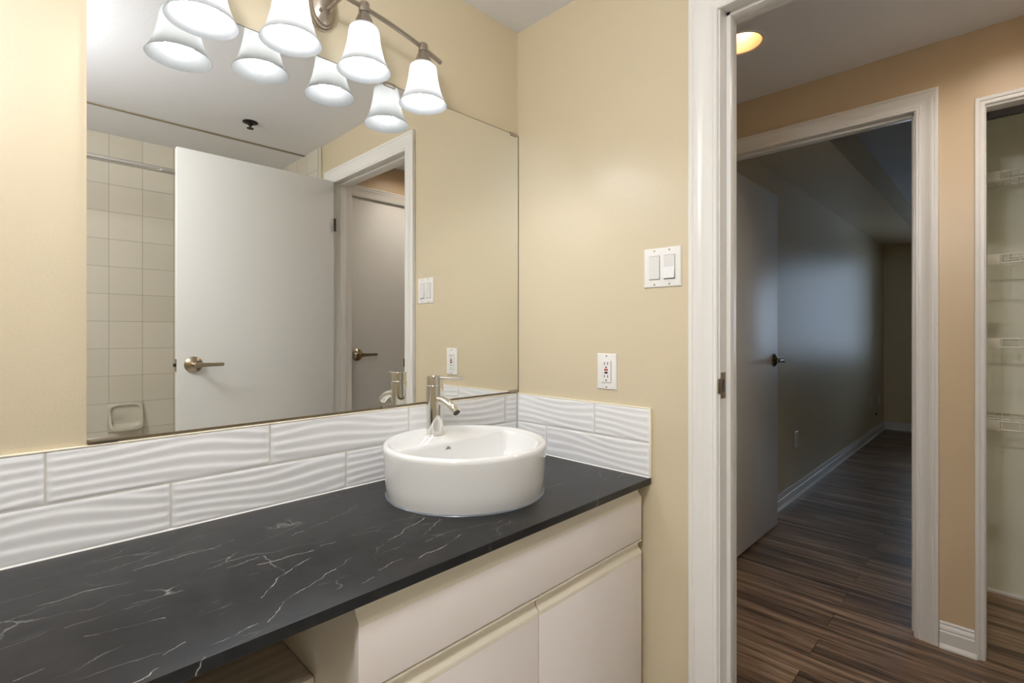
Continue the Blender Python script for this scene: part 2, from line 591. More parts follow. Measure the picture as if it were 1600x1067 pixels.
# hall
XH = 1.154
bm = bmesh.new()
box(bm, XH, XH+.114, -.268, 1.6, 0, 2.5); box(bm, XH, XH+.114, -1.221, -1.042, 0, 2.5); box(bm, XH, XH+.114, -1.042, -.268, 2.058, 2.5)
box(bm, XH, XH+.114, -1.76, -1.620, 0, 2.5); box(bm, XH, XH+.114, -1.620, -1.221, 1.998, 2.5)
struct('wall_hall', bm, 'beige_hall')
bm = bmesh.new()
box(bm, XH, XH+.114, -1.042, -1.025, 0, 2.058); box(bm, XH, XH+.114, -.285, -.268, 0, 2.058); box(bm, XH, XH+.114, -1.042, -.268, 2.041, 2.058)
box(bm, XH+.040, XH+.074, -1.025, -1.014, 0, 2.041, bev=.002); box(bm, XH+.040, XH+.074, -1.025, -.285, 2.030, 2.041, bev=.002)
struct('trim_5', bm, 'trim')
casing('trim_6', lambda a, o, z: (XH-o, -a, z), 0.281, 1.030, 2.036, 0.070)
# linen closet opening with narrow casing
bm = bmesh.new()
box(bm, XH, XH+.114, -1.2295, -1.221, 0, 1.998); box(bm, XH, XH+.114, -1.620, -1.6115, 0, 1.998); box(bm, XH, XH+.114, -1.620, -1.2295, 1.990, 1.998)
struct('trim_7', bm, 'trim')
CP = [(0, 0), (0, .010), (.003, .012), (.010, .012), (.011, .010), (.013, .010), (.015, .0145), (.026, .0155), (.028, .013), (.028, 0)]
casing('trim_8', lambda a, o, z: (XH-o, -a, z), 1.2275, 1.6135, 1.998, prof=CP)
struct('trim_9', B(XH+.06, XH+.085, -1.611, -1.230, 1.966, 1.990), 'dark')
# hall end wall with door, and far hall end
YE = -1.65
bm = bmesh.new()
box(bm, .114, .190, YE-.11, YE, 0, 2.5); box(bm, .980, XH, YE-.11, YE, 0, 2.5); box(bm, .190, .980, YE-.11, YE, 2.058, 2.5)
struct('wall_end', bm, 'beige_hall')
bm = bmesh.new()
box(bm, .190, .205, YE-.11, YE, 0, 2.058); box(bm, .965, .980, YE-.11, YE, 0, 2.058); box(bm, .190, .980, YE-.11, YE, 2.043, 2.058)
struct('trim_10', bm, 'trim')
casing('trim_11', lambda a, o, z: (a, YE+o, z), 0.201, 0.969, 2.036, 0.070)
struct('wall_far', B(.114, XH, 1.5, 1.6, 0, 2.5), 'beige')
ZH = 2.279
# hall ceiling with a round hole for the downlight
PX, PY, PR = 0.6404, -0.5615, 0.0745
bm = bmesh.new()
N = 48
PY2, PY3 = -1.285, .35
def qd(x0, x1, y0, y1, z):
    bm.faces.new([bm.verts.new(p) for p in ((x0, y0, z), (x1, y0, z), (x1, y1, z), (x0, y1, z))])
for py in (PY, PY2, PY3):
    ring = [bm.verts.new((PX+PR*math.cos(2*PI*i/N), py+PR*math.sin(2*PI*i/N), ZH)) for i in range(N)]
    sq = []
    for i in range(N):
        ca, sa = math.cos(2*PI*i/N), math.sin(2*PI*i/N)
        k = .2/max(abs(ca), abs(sa))
        sq.append(bm.verts.new((PX+ca*k, py+sa*k, ZH)))
    for i in range(N):
        j = (i+1) % N
        bm.faces.new((ring[i], ring[j], sq[j], sq[i]))
qd(.114, PX-.2, -1.76, 1.6, ZH); qd(PX+.2, XH, -1.76, 1.6, ZH)
qd(PX-.2, PX+.2, -1.76, PY2-.2, ZH); qd(PX-.2, PX+.2, PY2+.2, PY-.2, ZH); qd(PX-.2, PX+.2, PY+.2, PY3-.2, ZH); qd(PX-.2, PX+.2, PY3+.2, 1.6, ZH)
qd(.114, XH, -1.76, 1.6, 2.5)
struct('ceiling_hall', bm, 'ceil')
baseboard('baseboard_hall', (XH, -1.102), (XH, -1.206), (-1, 0))
baseboard('baseboard_end', (.975, YE), (.114, YE), (0, 1)) if False else None

# bedroom
YB, XF, ZB = -.19, 6.26, 2.46
struct('wall_bedroom', B(XH+.114, XF+.12, YB, YB+.1, 0, 2.6), 'beige_dull')
bm = bmesh.new()
W0, W1, WZ0, WZ1 = -1.75, -.62, .83, 2.12
box(bm, XF, XF+.12, W1, YB+.1, 0, 2.6); box(bm, XF, XF+.12, -3.6, W0, 0, 2.6); box(bm, XF, XF+.12, W0, W1, 0, WZ0); box(bm, XF, XF+.12, W0, W1, WZ1, 2.6)
struct('wall_window', bm, 'beige_dull')
struct('wall_side', B(XH+.114, XF+.12, -3.7, -3.6, 0, 2.6), 'beige_dull')
struct('wall_near', B(XH+.114, XH+.154, -3.6, -1.76, 0, 2.6), 'beige_dull')
bm = B(XH+.114, XF+.12, -3.7, YB+.1, ZB, ZB+.1)
struct('ceiling_bedroom', bm, 'ceil_tex')
struct('ceiling_bulkhead', B(XH+.114, XF, -.583, YB, 2.238, ZB), 'beige_dull')
baseboard('baseboard_bedroom', (XH+.114, YB), (XF, YB), (0, -1))
baseboard('baseboard_window', (XF, YB), (XF, -3.6), (-1, 0))
bm = bmesh.new()
fw = .05
box(bm, XF+.03, XF+.09, W0, W0+fw, WZ0, WZ1, bev=.004); box(bm, XF+.03, XF+.09, W1-fw, W1, WZ0, WZ1, bev=.004)
box(bm, XF+.03, XF+.09, W0, W1, WZ0, WZ0+fw, bev=.004); box(bm, XF+.03, XF+.09, W0, W1, WZ1-fw, WZ1, bev=.004)
box(bm, XF+.04, XF+.08, (W0+W1)/2-.025, (W0+W1)/2+.025, WZ0, WZ1, bev=.004)
win = struct('window_1', bm, 'trim')
obj('pane', B(XF+.058, XF+.062, W0+.02, W1-.02, WZ0+.02, WZ1-.02), 'glass', win)
# linen closet box
bm = bmesh.new()
box(bm, XH+.114, 1.93, -1.205, -1.105, 0, 2.5)
box(bm, 1.83, 1.93, -1.76, -1.205, 0, 2.5)
box(bm, XH+.114, 1.93, -1.86, -1.76, 0, 2.5)
struct('wall_closet', bm, 'closet')
struct('ceiling_closet', B(XH+.114, 1.83, -1.76, -1.205, 2.279, 2.379), 'ceil')
baseboard('baseboard_closet', (1.83, -1.205), (1.83, -1.76), (-1, 0), prof=[(0, 0), (.011, 0), (.011, .010), (.008, .014), (0, .016)])
struct('floor', B(.045, XF+.12, -3.7, 1.6, -.1, 0.0), 'floor')
struct('floor_bathroom', B(XL-.12, .045, YR-.12, .12, -.1, 0.0), 'bathfloor')

# ---------------------------------------------------------------- doors
def lever(parent, o, n, d, mat='satin', L=.115):
    """o point on the door face, n outward, d lever direction"""
    o, n, d = Vector(o), Vector(n), Vector(d)
    up = n.cross(d)
    Mx = Matrix((( d.x, up.x, n.x, o.x), (d.y, up.y, n.y, o.y), (d.z, up.z, n.z, o.z), (0, 0, 0, 1)))
    bm = bmesh.new()
    lathe(bm, [(0, 0), (.0385, 0), (.0385, .004), (.036, .007), (.019, .017), (.0125, .021), (.0115, .042), (.0135, .046), (.0135, .060), (.011, .063), (0, .063)], Mx)
    rose = obj('door_handle', bm, mat, parent)
    bm = bmesh.new()
    t = bmesh.new()
    st = [(-.004, .0125, .044, .062), (.012, .0125, .045, .062), (.030, .0100, .048, .061), (.07, .0088, .049, .060), (L-.006, .0085, .049, .059), (L, .0065, .051, .057)]
    rings = []
    for x, h, z0, z1 in st:
        zc, hz = (z0+z1)/2, (z1-z0)/2
        rings.append([t.verts.new((x, h*math.copysign(abs(math.sin(2*PI*k/16))**.6, math.sin(2*PI*k/16)), zc+hz*math.copysign(abs(math.cos(2*PI*k/16))**.6, math.cos(2*PI*k/16)))) for k in range(16)])
    for a, b in zip(rings, rings[1:]):
        for k in range(16):
            t.faces.new((a[k], a[(k+1) % 16], b[(k+1) % 16], b[k]))
    t.faces.new(rings[0]); t.faces.new(rings[-1])
    merge(bm, t, Mx)
    obj('lever', bm, mat, rose)
    return rose

# bathroom door, open at a right angle, seen in the mirror
d1 = struct('door_1', B(-.770, -.012, -1.487, -1.452, .012, 2.038, bev=.002), 'door')
lever(d1, (-.7035, -1.452, 1.028), (0, 1, 0), (1, 0, 0))
lever(d1, (-.7035, -1.487, 1.028), (0, -1, 0), (1, 0, 0))
lt = obj('latch_plate', B(-.7715, -.7695, -1.482, -1.457, .998, 1.056), 'satin', d1)
obj('latch_bolt', B(-.781, -.7712, -1.476, -1.463, 1.020, 1.036, bev=.002), 'dark', lt)
for z in (1.79, .26):
    bm = bmesh.new()
    tube(bm, [(-.0062, -1.4505, z-.036), (-.0062, -1.4505, z+.036)], .0055, 12)
    box(bm, -.0125, -.0105, -1.482, -1.453, z-.036, z+.036)
    obj('hinge', bm, 'dark', d1)
# bedroom door standing open into the bedroom
d2 = struct('door_2', B(XH+.112, 1.992, -.283, -.248, .012, 2.012, bev=.002), 'door')
lever(d2, (1.925, -.283, 1.013), (0, -1, 0), (-1, 0, 0))
# closed door at the end of the hall
d3 = struct('door_3', B(.207, .963, YE-.045, YE-.010, .012, 2.040, bev=.002), 'door')
lever(d3, (.2415, YE-.010, 1.038), (0, 1, 0), (1, 0, 0))

# ================================================================== VANITY
ZT = .7554
# worktop
bm = B(XL, -.0005, -.5446, -.0005, .7365, ZT, bev=.0012, seg=2)
tag(obj('countertop', bm, 'counter'), 'long charcoal stone-look countertop with thin white veins along the mirror wall', 'countertop')

# cabinet
CX0, CX1, CF = -.920, -.022, -.525
vt = thing('vanity_cabinet', 'cream vanity cabinet under the dark countertop, one long false drawer above two doors', 'cabinet', (-.47, -.27, 0))
bm = bmesh.new()
box(bm, CX0+.002, CX0+.018, -.506, -.002, .0, .7355)
box(bm, CX1-.018, CX1-.002, -.506, -.002, .0, .7355)
box(bm, CX0+.018, CX1-.018, -.44, -.43, .0, .10); box(bm, CX0+.018, CX1-.018, -.505, -.002, .10, .116)
box(bm, CX0+.018, CX1-.018, -.012, -.002, .116, .7355); box(bm, CX0+.018, CX1-.018, -.505, -.489, .70, .7355); box(bm, CX0+.018, CX1-.018, -.505, -.489, .555, .590)
obj('carcass', bm, 'cab_side', vt)
obj('face_edge', B(CX0+.0015, CX0+.020, -.5085, -.506, .10, .7355), 'cab_edge', vt)
EDGE = [(0, .000), (-.0035, .000), (-.0045, -.001), (-.0070, -.009), (-.0125, -.0115), (-.0190, -.0115), (-.0245, -.0090), (-.0320, -.0015), (-.0360, .0002), (-.0430, 0.0)]
def front(name, x0, x1, z0, z1, label=None):
    # flat slab; its moulded top edge is a part of its own
    zj = z1-.043
    o = obj(name, B(x0, x1, CF, CF+.0185, z0, zj, bev=.0008), 'cab', vt)
    bm = bmesh.new()
    loop = [(CF-d, z1+z) for z, d in EDGE]
    loop = loop + [(CF+.0185, zj), (CF+.0185, z1)]
    prism(bm, [(x0, y, z) for y, z in loop], [(x1, y, z) for y, z in loop])
    obj('edge_moulding', bm, 'cab_edge', o, sharp=30)
    if label: o['label'] = label
    return o
front('drawer_front', CX0, CX1, .5795, .7345)
front('cabinet_door', CX0, -.4740, .105, .5755)
front('cabinet_door', -.4705, CX1, .105, .5755)

# open shelf in the knee space
sh = thing('open_shelf', 'wood-grain open shelf with pale front edge below the countertop, left of the cabinet', 'shelf', (-1.36, -.18, .5))
obj('shelf_board', B(XL, CX0, -.336, -.0005, .506, .530), 'wood', sh)
obj('front_edge', B(XL, CX0, -.356, -.336, .440, .530, bev=.001), 'cab_side', sh)

# ---------------------------------------------------------------- backsplash of wave tiles
def wave_run(name, frame, joints_top, joints_bot, parent, seed):
    """frame(u, out, z): u along the wall; joints are tile edges along u"""
    rnd = random.Random(seed)
    bm = bmesh.new()
    for row, (zb, zt, js) in enumerate(((.7574, .8550, joints_bot), (.8585, .9555, joints_top))):
        for (u0, u1, f0, f1) in js:      # u0..u1 visible span; f0..f1 full tile span for the relief
            ph = rnd.uniform(0, 6.28)
            n = max(4, int((u1-u0)/.0055)); m = 30
            g = []
            for i in range(n+1):
                u = u0+(u1-u0)*i/n
                col = []
                for k in range(m+1):
                    z = zb+(zt-zb)*k/m
                    s = (u-f0)/(f1-f0)
                    q = (z-zb)/(zt-zb)
                    w = 2*PI*(4.3*q + .46*math.sin(2*PI*s*.55+ph) + .09*math.sin(2*PI*s*1.4+ph*1.7) + (q-.5)*.9*math.sin(2*PI*s*.8+ph*2.3))
                    w2 = (w/(2*PI)) % 1.0
                    h = (w2/.70 if w2 < .70 else (1-w2)/.30)
                    h = h*h*(3-2*h)
                    e = min(u-u0, u1-u, z-zb, zt-z)
                    pil = min(1.0, max(0.0, e/.006))
                    pil = pil*(2-pil)
                    out = .0064+.0012*pil+.0015*h*pil
                    col.append(bm.verts.new(frame(u, out, z)))
                g.append(col)
            for i in range(n):
                for k in range(m):
                    bm.faces.new((g[i][k], g[i+1][k], g[i+1][k+1], g[i][k+1]))
            # sides back to the wall
            rim = [g[i][0] for i in range(n+1)] + [g[n][k] for k in range(1, m+1)] + [g[i][m] for i in range(n-1, -1, -1)] + [g[0][k] for k in range(m-1, 0, -1)]
            bk = []
            for i in range(n+1): bk.append(bm.verts.new(frame(u0+(u1-u0)*i/n, .002, zb)))
            for k in range(1, m+1): bk.append(bm.verts.new(frame(u1, .002, zb+(zt-zb)*k/m)))
            for i in range(n-1, -1, -1): bk.append(bm.verts.new(frame(u0+(u1-u0)*i/n, .002, zt)))
            for k in range(m-1, 0, -1): bk.append(bm.verts.new(frame(u0, .002, zb+(zt-zb)*k/m)))
            L = len(rim)
            for i in range(L):
                j = (i+1) % L
                bm.faces.new((rim[i], rim[j], bk[j], bk[i]))
    return obj(name, bm, 'tilewhite', parent, sharp=50)

bs = thing('tile_backsplash', 'white wave-textured tile backsplash, two rows between countertop and mirror, turning onto the switch wall', 'backsplash', (-.6, 0, ZT))
G = .0020
JT = [-1.80, -1.677, -1.2770, -.8750, -.4765, -.0700, -.0095]
JB = [-1.80, -1.479, -1.0790, -.6775, -.2750, -.0095]
def spans(J, full=.4):
    r = []
    for a, b in zip(J, J[1:]):
        f0 = b-full if a <= -1.79 else a
        r.append((a+G, b-G, f0, f0+full))
    return r
wave_run('tile_run', lambda u, o, z: (u, -o, z), spans(JT), spans(JB), bs, 11)
KT = [(.0095, .3460, -.06, .345), (.3495, .5420, .3495, .75)]
KB = [(.0095, .1435, -.26, .1435), (.1470, .5420, .1470, .545)]
wave_run('tile_run', lambda u, o, z: (-o, -u, z), KT, KB, bs, 5)
bm = B(XL, -.0005, -.0062, -.0005, ZT, .9555)
box(bm, -.0062, -.0005, -.5425, -.0062, ZT, .9555)
obj('grout', bm, 'grout', bs)
bm = bmesh.new()
box(bm, XL, -.0008, -.0090, -.0003, .9555, .9590, bev=.0015); box(bm, -.0090, -.0003, -.5445, -.0090, .9555, .9590, bev=.0015)
box(bm, -.0102, -.0003, -.5480, -.5422, ZT+.0005, .9590, bev=.0012)
obj('edge_trim', bm, 'caulk', bs)
bm = bmesh.new()
prism(bm, [(XL, -.006, ZT), (XL, -.0095, ZT), (XL, -.006, ZT+.0035)], [(-.006, -.006, ZT), (-.006, -.0095, ZT), (-.006, -.006, ZT+.0035)])
prism(bm, [(-.006, -.012, ZT), (-.0095, -.012, ZT), (-.006, -.012, ZT+.0035)], [(-.006, -.544, ZT), (-.0095, -.544, ZT), (-.006, -.544, ZT+.0035)])
obj('caulk_line', bm, 'white_caulk', bs)

# ---------------------------------------------------------------- mirror
MX0, MX1, MZ0, MZ1 = -1.2176, -.0025, .9640, 1.9003
mr = thing('wall_mirror', 'large frameless mirror on the beige wall above the white tiles', 'mirror', (-.61, 0, MZ0))
obj('mirror_glass', B(MX0, MX1, -.0060, -.0006, MZ0, MZ1), 'mirror', mr)
bm = bmesh.new()
box(bm, MX0, MX1, -.0064, -.0004, MZ0-.0022, MZ0+.0018)
obj('bottom_channel', bm, 'channel', mr)
obj('glass_edge', B(MX1-.0004, MX1+.0020, -.0063, -.0005, MZ0, MZ1), 'dark', mr)
obj('glass_edge', B(MX0, MX1, -.0061, -.0005, MZ1-.0002, MZ1+.0013), 'dark', mr)
for x0, x1 in ((-1.2170, -1.1690), (-.5665, -.5225), (-.0500, -.0090)):
    bm = B(x0, x1, -.0095, -.0005, MZ0-.0042, MZ0+.0006, bev=.0012)
    box(bm, x0, x1, -.0095, -.0066, MZ0-.0030, MZ0+.0075, bev=.0012)
    obj('clip', bm, 'nickel', mr)
for x0, x1 in ((-1.19, -1.152), (-.5600, -.5230), (-.0430, -.0100)):
    bm = B(x0, x1, -.0095, -.0005, MZ1+.0014, MZ1+.005, bev=.0012)
    box(bm, x0, x1, -.0095, -.0066, MZ1-.0070, MZ1+.004, bev=.0012)
    obj('clip', bm, 'nickel', mr)

# ---------------------------------------------------------------- vessel sink
SX, SY, SR, SRb, SZ = -.4458, -.2353, .2206, .2116, .8885
sk = thing('vessel_sink', 'round white ceramic vessel sink standing on the dark countertop', 'sink', (SX, SY, ZT))
bm = bmesh.new()
N = 96
def circ(r, z, fy=None):
    pts = []
    for i in range(N):
        a = 2*PI*i/N
        x, y = r*math.cos(a), r*math.sin(a)
        pts.append((x, y, z))
    return pts
DY = .045            # front edge of the rear tap deck, measured from the centre
DZ = SZ-.0065        # deck height
def inner(r, z, yb, rc):
    """basin outline: circle of radius r cut by the straight rear wall y = yb"""
    pts = []
    for i in range(N):
        a = 2*PI*i/N
        x, y = r*math.cos(a), r*math.sin(a)
        if y > yb:
            k = math.sqrt(max(r*r-yb*yb, 1e-9))
            a0 = math.asin(max(-1, min(1, yb/r)))
            s = (a-a0)/(PI-2*a0)
            x = k*(1-2*s)
            y = yb
        pts.append((x, y, z))
    return pts
loops = [circ(SRb-.012, ZT), circ(SRb-.002, ZT), circ(SRb, ZT+.004), circ(SRb+.0035, ZT+.045), circ(SR-.002, SZ-.030), circ(SR, SZ-.014), circ(SR-.0005, SZ-.008), circ(SR-.0035, SZ-.0025), circ(SR-.009, SZ),
         circ(SR-.0135, SZ-.0008), circ(SR-.0175, SZ-.0035), circ(SR-.021, DZ)]
loops += [inner(SR-.0225, DZ-.0003, DY+.004, 0), inner(SR-.0245, DZ-.003, DY, 0), inner(SR-.028, DZ-.012, DY-.003, 0), inner(SR-.032, DZ-.035, DY-.006, 0), inner(SR-.040, DZ-.070, DY-.012, 0), inner(SR-.055, DZ-.090, DY-.022, 0),
          inner(SR-.090, DZ-.100, DY-.040, 0), inner(.03, DZ-.104, .0, 0)]
vl = [[bm.verts.new((SX+p[0], SY+p[1], p[2])) for p in L] for L in loops]
for a, b in zip(vl, vl[1:]):
    for i in range(N):
        j = (i+1) % N
        bm.faces.new((a[i], a[j], b[j], b[i]))
bm.faces.new(vl[0][::-1]); bm.faces.new(vl[-1])
obj('basin', bm, 'ceramic', sk, sharp=60)
yo = SY+DY-.0042
bm = bmesh.new()
lathe(bm, [(.0080, 0), (.0096, 0), (.0098, .0010), (.0090, .0018), (.0080, .0016)], T(SX-.028, yo+.001, DZ-.024) @ RX90, seg=28, closed=True)
ov = obj('overflow_ring', bm, 'nickel', sk)
bm = bmesh.new()
lathe(bm, [(0, 0), (.0078, 0), (.0078, .0012), (0, .0012)], T(SX-.028, yo+.001, DZ-.024) @ RX90, seg=24)
obj('overflow_hole', bm, 'taupe', ov)
bm = bmesh.new()
lathe(bm, [(SRb-.004, ZT-.0003), (SRb+.0030, ZT-.0003), (SRb+.0018, ZT+.0018), (SRb+.0002, ZT+.0030), (SRb-.004, ZT+.0030)], T(SX, SY, 0), seg=96, closed=True)
obj('silicone_seal', bm, 'caulk_clear', sk)
bm = bmesh.new()
lathe(bm, [(0, .0), (.030, 0), (.031, .003), (.024, .006), (0, .008)], T(SX, SY, DZ-.1035), seg=32)
obj('drain', bm, 'chrome', sk)

# ---------------------------------------------------------------- faucet
FX, FY = -.4490, -.1000
fc = thing('faucet', 'chrome single-lever faucet standing on the rear deck of the round sink', 'faucet', (FX, FY, DZ))
FR = .0245
bm = bmesh.new()
lathe(bm, [(0, DZ+.0002), (FR+.0008, DZ+.0002), (FR+.0008, DZ+.002), (FR, DZ+.003), (FR, 1.0260), (FR-.0012, 1.0275), (0, 1.0275)], T(FX, FY, 0), seg=48)
obj('body', bm, 'chrome', fc)
bm = bmesh.new()
lathe(bm, [(0, 1.0277), (FR-.003, 1.0277), (FR-.003, 1.0295), (FR-.0012, 1.0300), (FR-.0012, 1.0535), (FR-.0026, 1.0550), (0, 1.0552)], T(FX, FY, 0), seg=48)
cap = obj('lever_cap', bm, 'chrome', fc)
bm = bmesh.new()
pts = [(FX+.004, FY-.018, 1.0480), (FX+.012, FY-.048, 1.0484), (FX+.023, FY-.088, 1.0490), (FX+.026, FY-.099, 1.0492)]
tube(bm, pts, [.0052, .0048, .0042, .0034], 14)
obj('lever', bm, 'chrome', cap)
bm = bmesh.new()
pts = []
for i in range(15):
    t = i/14
    y = FY-.015-.085*t
    z = .9835+.004*t-.030*t**2.6
    pts.append((FX, y, z))
pts = [(FX, FY-.010, .9790)] + pts
pts2 = [(x, y, z) for x, y, z in pts]
tube(bm, pts2, .0125, 24)
sp_ = obj('spout', bm, 'chrome', fc)
e0, e1 = Vector(pts2[-2]), Vector(pts2[-1])
dd = (e1-e0).normalized()
bm = bmesh.new()
tube(bm, [e1+dd*.0002, e1+dd*.0012], .0100, 20)
obj('aerator', bm, 'dark', sp_)

# ---------------------------------------------------------------- vanity light
LX = [-1.0432, -.8625, -.6768, -.4926]
LZ = [1.8215, 1.8540, 1.8550, 1.8270]
LY, LC = -.1036, -.768
def barz(x): return 2.0225-.46*(x-LC)**2
vl_ = thing('vanity_light', 'brushed nickel four-lamp wall light with frosted bell shades above the mirror', 'wall light', (LC, 0, 2.04))
PC = -.744
OV = T(PC, 0, 2.036) @ Matrix.Diagonal((1, 1, 1.72, 1)) @ RX90
bm = bmesh.new()
lathe(bm, [(0, .0004), (.0375, .0004), (.0375, .006), (.0365, .0072), (.0350, .0072), (.0350, .0130), (.0338, .0145), (.0315, .0150), (.0310, .0195), (.0280, .0225), (.0200, .0290), (.0110, .0340), (0, .0350)], OV, seg=64)
bp = obj('backplate', bm, 'nickel', vl_)
bm = bmesh.new()
lathe(bm, [(0, .022), (.0042, .022), (.0042, .0315), (.003, .0335), (0, .034)], T(PC-.014, 0, 2.010) @ RX90, seg=16)
obj('screw_cap', bm, 'nickel', bp)
bm = bmesh.new()
lathe(bm, [(0, .030), (.010, .030), (.0085, .036), (.0060, .040), (.0060, .0985), (0, .0985)], T(PC+.008, 0, 2.0215) @ RX90, seg=24)
obj('arm', bm, 'nickel', vl_)
bm = bmesh.new()
nb = 41
tube(bm, [(LC-.338+.676*i/(nb-1), LY, barz(LC-.338+.676*i/(nb-1))) for i in range(nb)], .0060, 14)
obj('bar', bm, 'nickel', vl_)
SH = [(.0674, 0), (.0625, .0075), (.0570, .0180), (.0515, .0320), (.0465, .0500), (.0425, .0680), (.0400, .0860), (.0385, .1000), (.0365, .1080), (.0320, .1125), (.0240, .1140)]
for x, z in zip(LX, LZ):
    zb_ = barz(x)
    bm = bmesh.new()
    zt_ = z+.1140
    lathe(bm, [(0, zt_-.012), (.022, zt_-.012), (.027, zt_-.001), (.027, zt_+.002), (.0250, zt_+.006), (.0155, zt_+.030), (.0130, zt_+.034), (.0110, zt_+.0345), (.0110, zt_+.036), (.0135, zt_+.0365), (.0135, zb_+.009), (.0115, zb_+.012), (0, zb_+.0125)], T(x, LY, 0), seg=36)
    sk_ = obj('lamp_socket', bm, 'nickel', vl_)
    bm = bmesh.new()
    th = .0020
    prof = [(r, z+h) for r, h in SH] + [(max(.02, r-th), z+h-.001) for r, h in SH[::-1]][1:]
    prof = prof[:-1] + [(SH[0][0]-th-.0012, z+.0030), (SH[0][0]-.0006, z-.0003)]
    lathe(bm, prof, T(x, LY, 0), seg=56, closed=True)
    obj('lamp_shade', bm, 'shade', sk_, sharp=60)
    bm = bmesh.new()
    cz_ = z+.033
    pr = [(0, cz_-.0300)] + [(.030*math.sin(a), cz_-.030*math.cos(a)) for a in [PI*k/14 for k in range(1, 11)]] + [(.016, cz_+.040), (.0135, cz_+.050), (.0135, cz_+.070), (0, cz_+.070)]
    lathe(bm, pr, T(x, LY, 0), seg=32)
    obj('light_bulb', bm, 'bulb', sk_)

# ---------------------------------------------------------------- switch and outlets
def plate(parent, frame, w, h, th=.0055):
    """bevelled cover plate; frame(a, out, z) with a to the right seen from the room"""
    bm = bmesh.new()
    def lp(k, o): return [bm.verts.new(frame(sx*(w/2-k), o, sz*(h/2-k))) for sx, sz in ((-1, -1), (1, -1), (1, 1), (-1, 1))]
    Ls = [lp(0, .0002), lp(0, th*.45), lp(.0025, th*.92), lp(.0045, th)]
    for a, b in zip(Ls, Ls[1:]):
        for i in range(4):
            bm.faces.new((a[i], a[(i+1) % 4], b[(i+1) % 4], b[i]))
    bm.faces.new(Ls[0][::-1]); bm.faces.new(Ls[-1])
    return obj('cover_plate', bm, 'plast', parent, sharp=25)
def fbox(bm, frame, a0, a1, o0, o1, z0, z1):
    t = bmesh.new()
    vs = [t.verts.new(frame(a, o, z)) for a in (a0, a1) for o in (o0, o1) for z in (z0, z1)]
    for q in ((0, 1, 3, 2), (4, 6, 7, 5), (0, 4, 5, 1), (2, 3, 7, 6), (0, 2, 6, 4), (1, 5, 7, 3)):
        t.faces.new([vs[i] for i in q])
    merge(bm, t)
    return bm
def screw(parent, frame, a, z, mat='nickel', o=.0055):
    bm = bmesh.new()
    n = 16
    lo = [bm.verts.new(frame(a+.0032*math.cos(2*PI*i/n), o-.0006, z+.0032*math.sin(2*PI*i/n))) for i in range(n)]
    hi = [bm.verts.new(frame(a+.0028*math.cos(2*PI*i/n), o+.0007, z+.0028*math.sin(2*PI*i/n))) for i in range(n)]
    for i in range(n): bm.faces.new((lo[i], lo[(i+1) % n], hi[(i+1) % n], hi[i]))
    bm.faces.new(hi)
    bm.faces.new(lo[::-1])
    return obj('screw', bm, mat, parent)

SWY, SWZ = -.5807, 1.3664
sw = thing('light_switch', 'white double rocker light switch on the beige wall beside the door casing', 'switch', (0, SWY, SWZ-.057))
fr = lambda a, o, z: (-o, SWY-a, SWZ+z)
plate(sw, fr, .1154, .1134)
for ca, up in ((-.0232, False), (.0232, True)):
    bm = bmesh.new()
    fbox(bm, fr, ca-.0168, ca+.0172, .0048, .0057, -.0345, .0342)
    rk = obj('rocker_gap', bm, 'dark', sw)
    # rocker: wedge, tilted outward at one end
    bm = bmesh.new()
    o_t, o_m, o_b = (.0068, .0066, .0125) if up else (.0068, .0062, .0064)
    if not up: o_t, o_m, o_b = .0061, .0080, .0078
    L = [(.0335, o_t), (.0, o_m), (-.0325, o_b)]
    loop = [fr(ca-.0163, o, z) for z, o in L] + [fr(ca-.0163, .0050, -.0325 if up else -.0335), fr(ca-.0163, .0045, .0335)]
    loop2 = [fr(ca+.0163, o, z) for z, o in L] + [fr(ca+.0163, .0050, -.0325 if up else -.0335), fr(ca+.0163, .0045, .0335)]
    prism(bm, loop, loop2)
    obj('rocker', bm, 'plast2', sw, sharp=10)
    screw(sw, fr, ca, .0485); screw(sw, fr, ca, -.0485)

def gfci(frame, parent):
    plate(parent, frame, .0712, .1122)
    bm = bmesh.new(); fbox(bm, frame, -.0164, .0174, .0048, .0058, -.0345, .0334)
    obj('painted_gap_shade', bm, 'dark', parent)  # dark sheet painting the shade along the right and lower edges
    bm = bmesh.new(); fbox(bm, frame, -.0165, .0165, .0048, .0078, -.0335, .0335)
    fc_ = obj('receptacle', bm, 'plast', parent)
    for s in (1, -1):
        bm = bmesh.new()
        for a in (-.0060, .0060): fbox(bm, frame, a-.0011, a+.0011, .0070, .0081, s*.0190+(.002 if s > 0 else .000), s*.0190+(.0105 if s > 0 else .0085))
        fbox(bm, frame, -.0022, .0022, .0070, .0081, s*.0190-(.0080 if s > 0 else .0105), s*.0190-(.0035 if s > 0 else .006))
        obj('slots', bm, 'black', fc_)
    bm = bmesh.new(); fbox(bm, frame, -.0065, .0065, .0070, .0086, .0028, .0085)
    obj('reset_button', bm, 'red', fc_)
    bm = bmesh.new(); fbox(bm, frame, -.0055, .0055, .0070, .0086, -.0060, -.0008)
    obj('test_button', bm, 'black', fc_)
    screw(parent, frame, 0, .0485); screw(parent, frame, 0, -.0485)
GY, GZ = -.3929, 1.0575
g = thing('wall_outlet', 'white outlet with red and black buttons on the beige wall above the tiles', 'outlet', (0, GY, GZ-.056))
gfci(lambda a, o, z: (-o, GY-a, GZ+z), g)

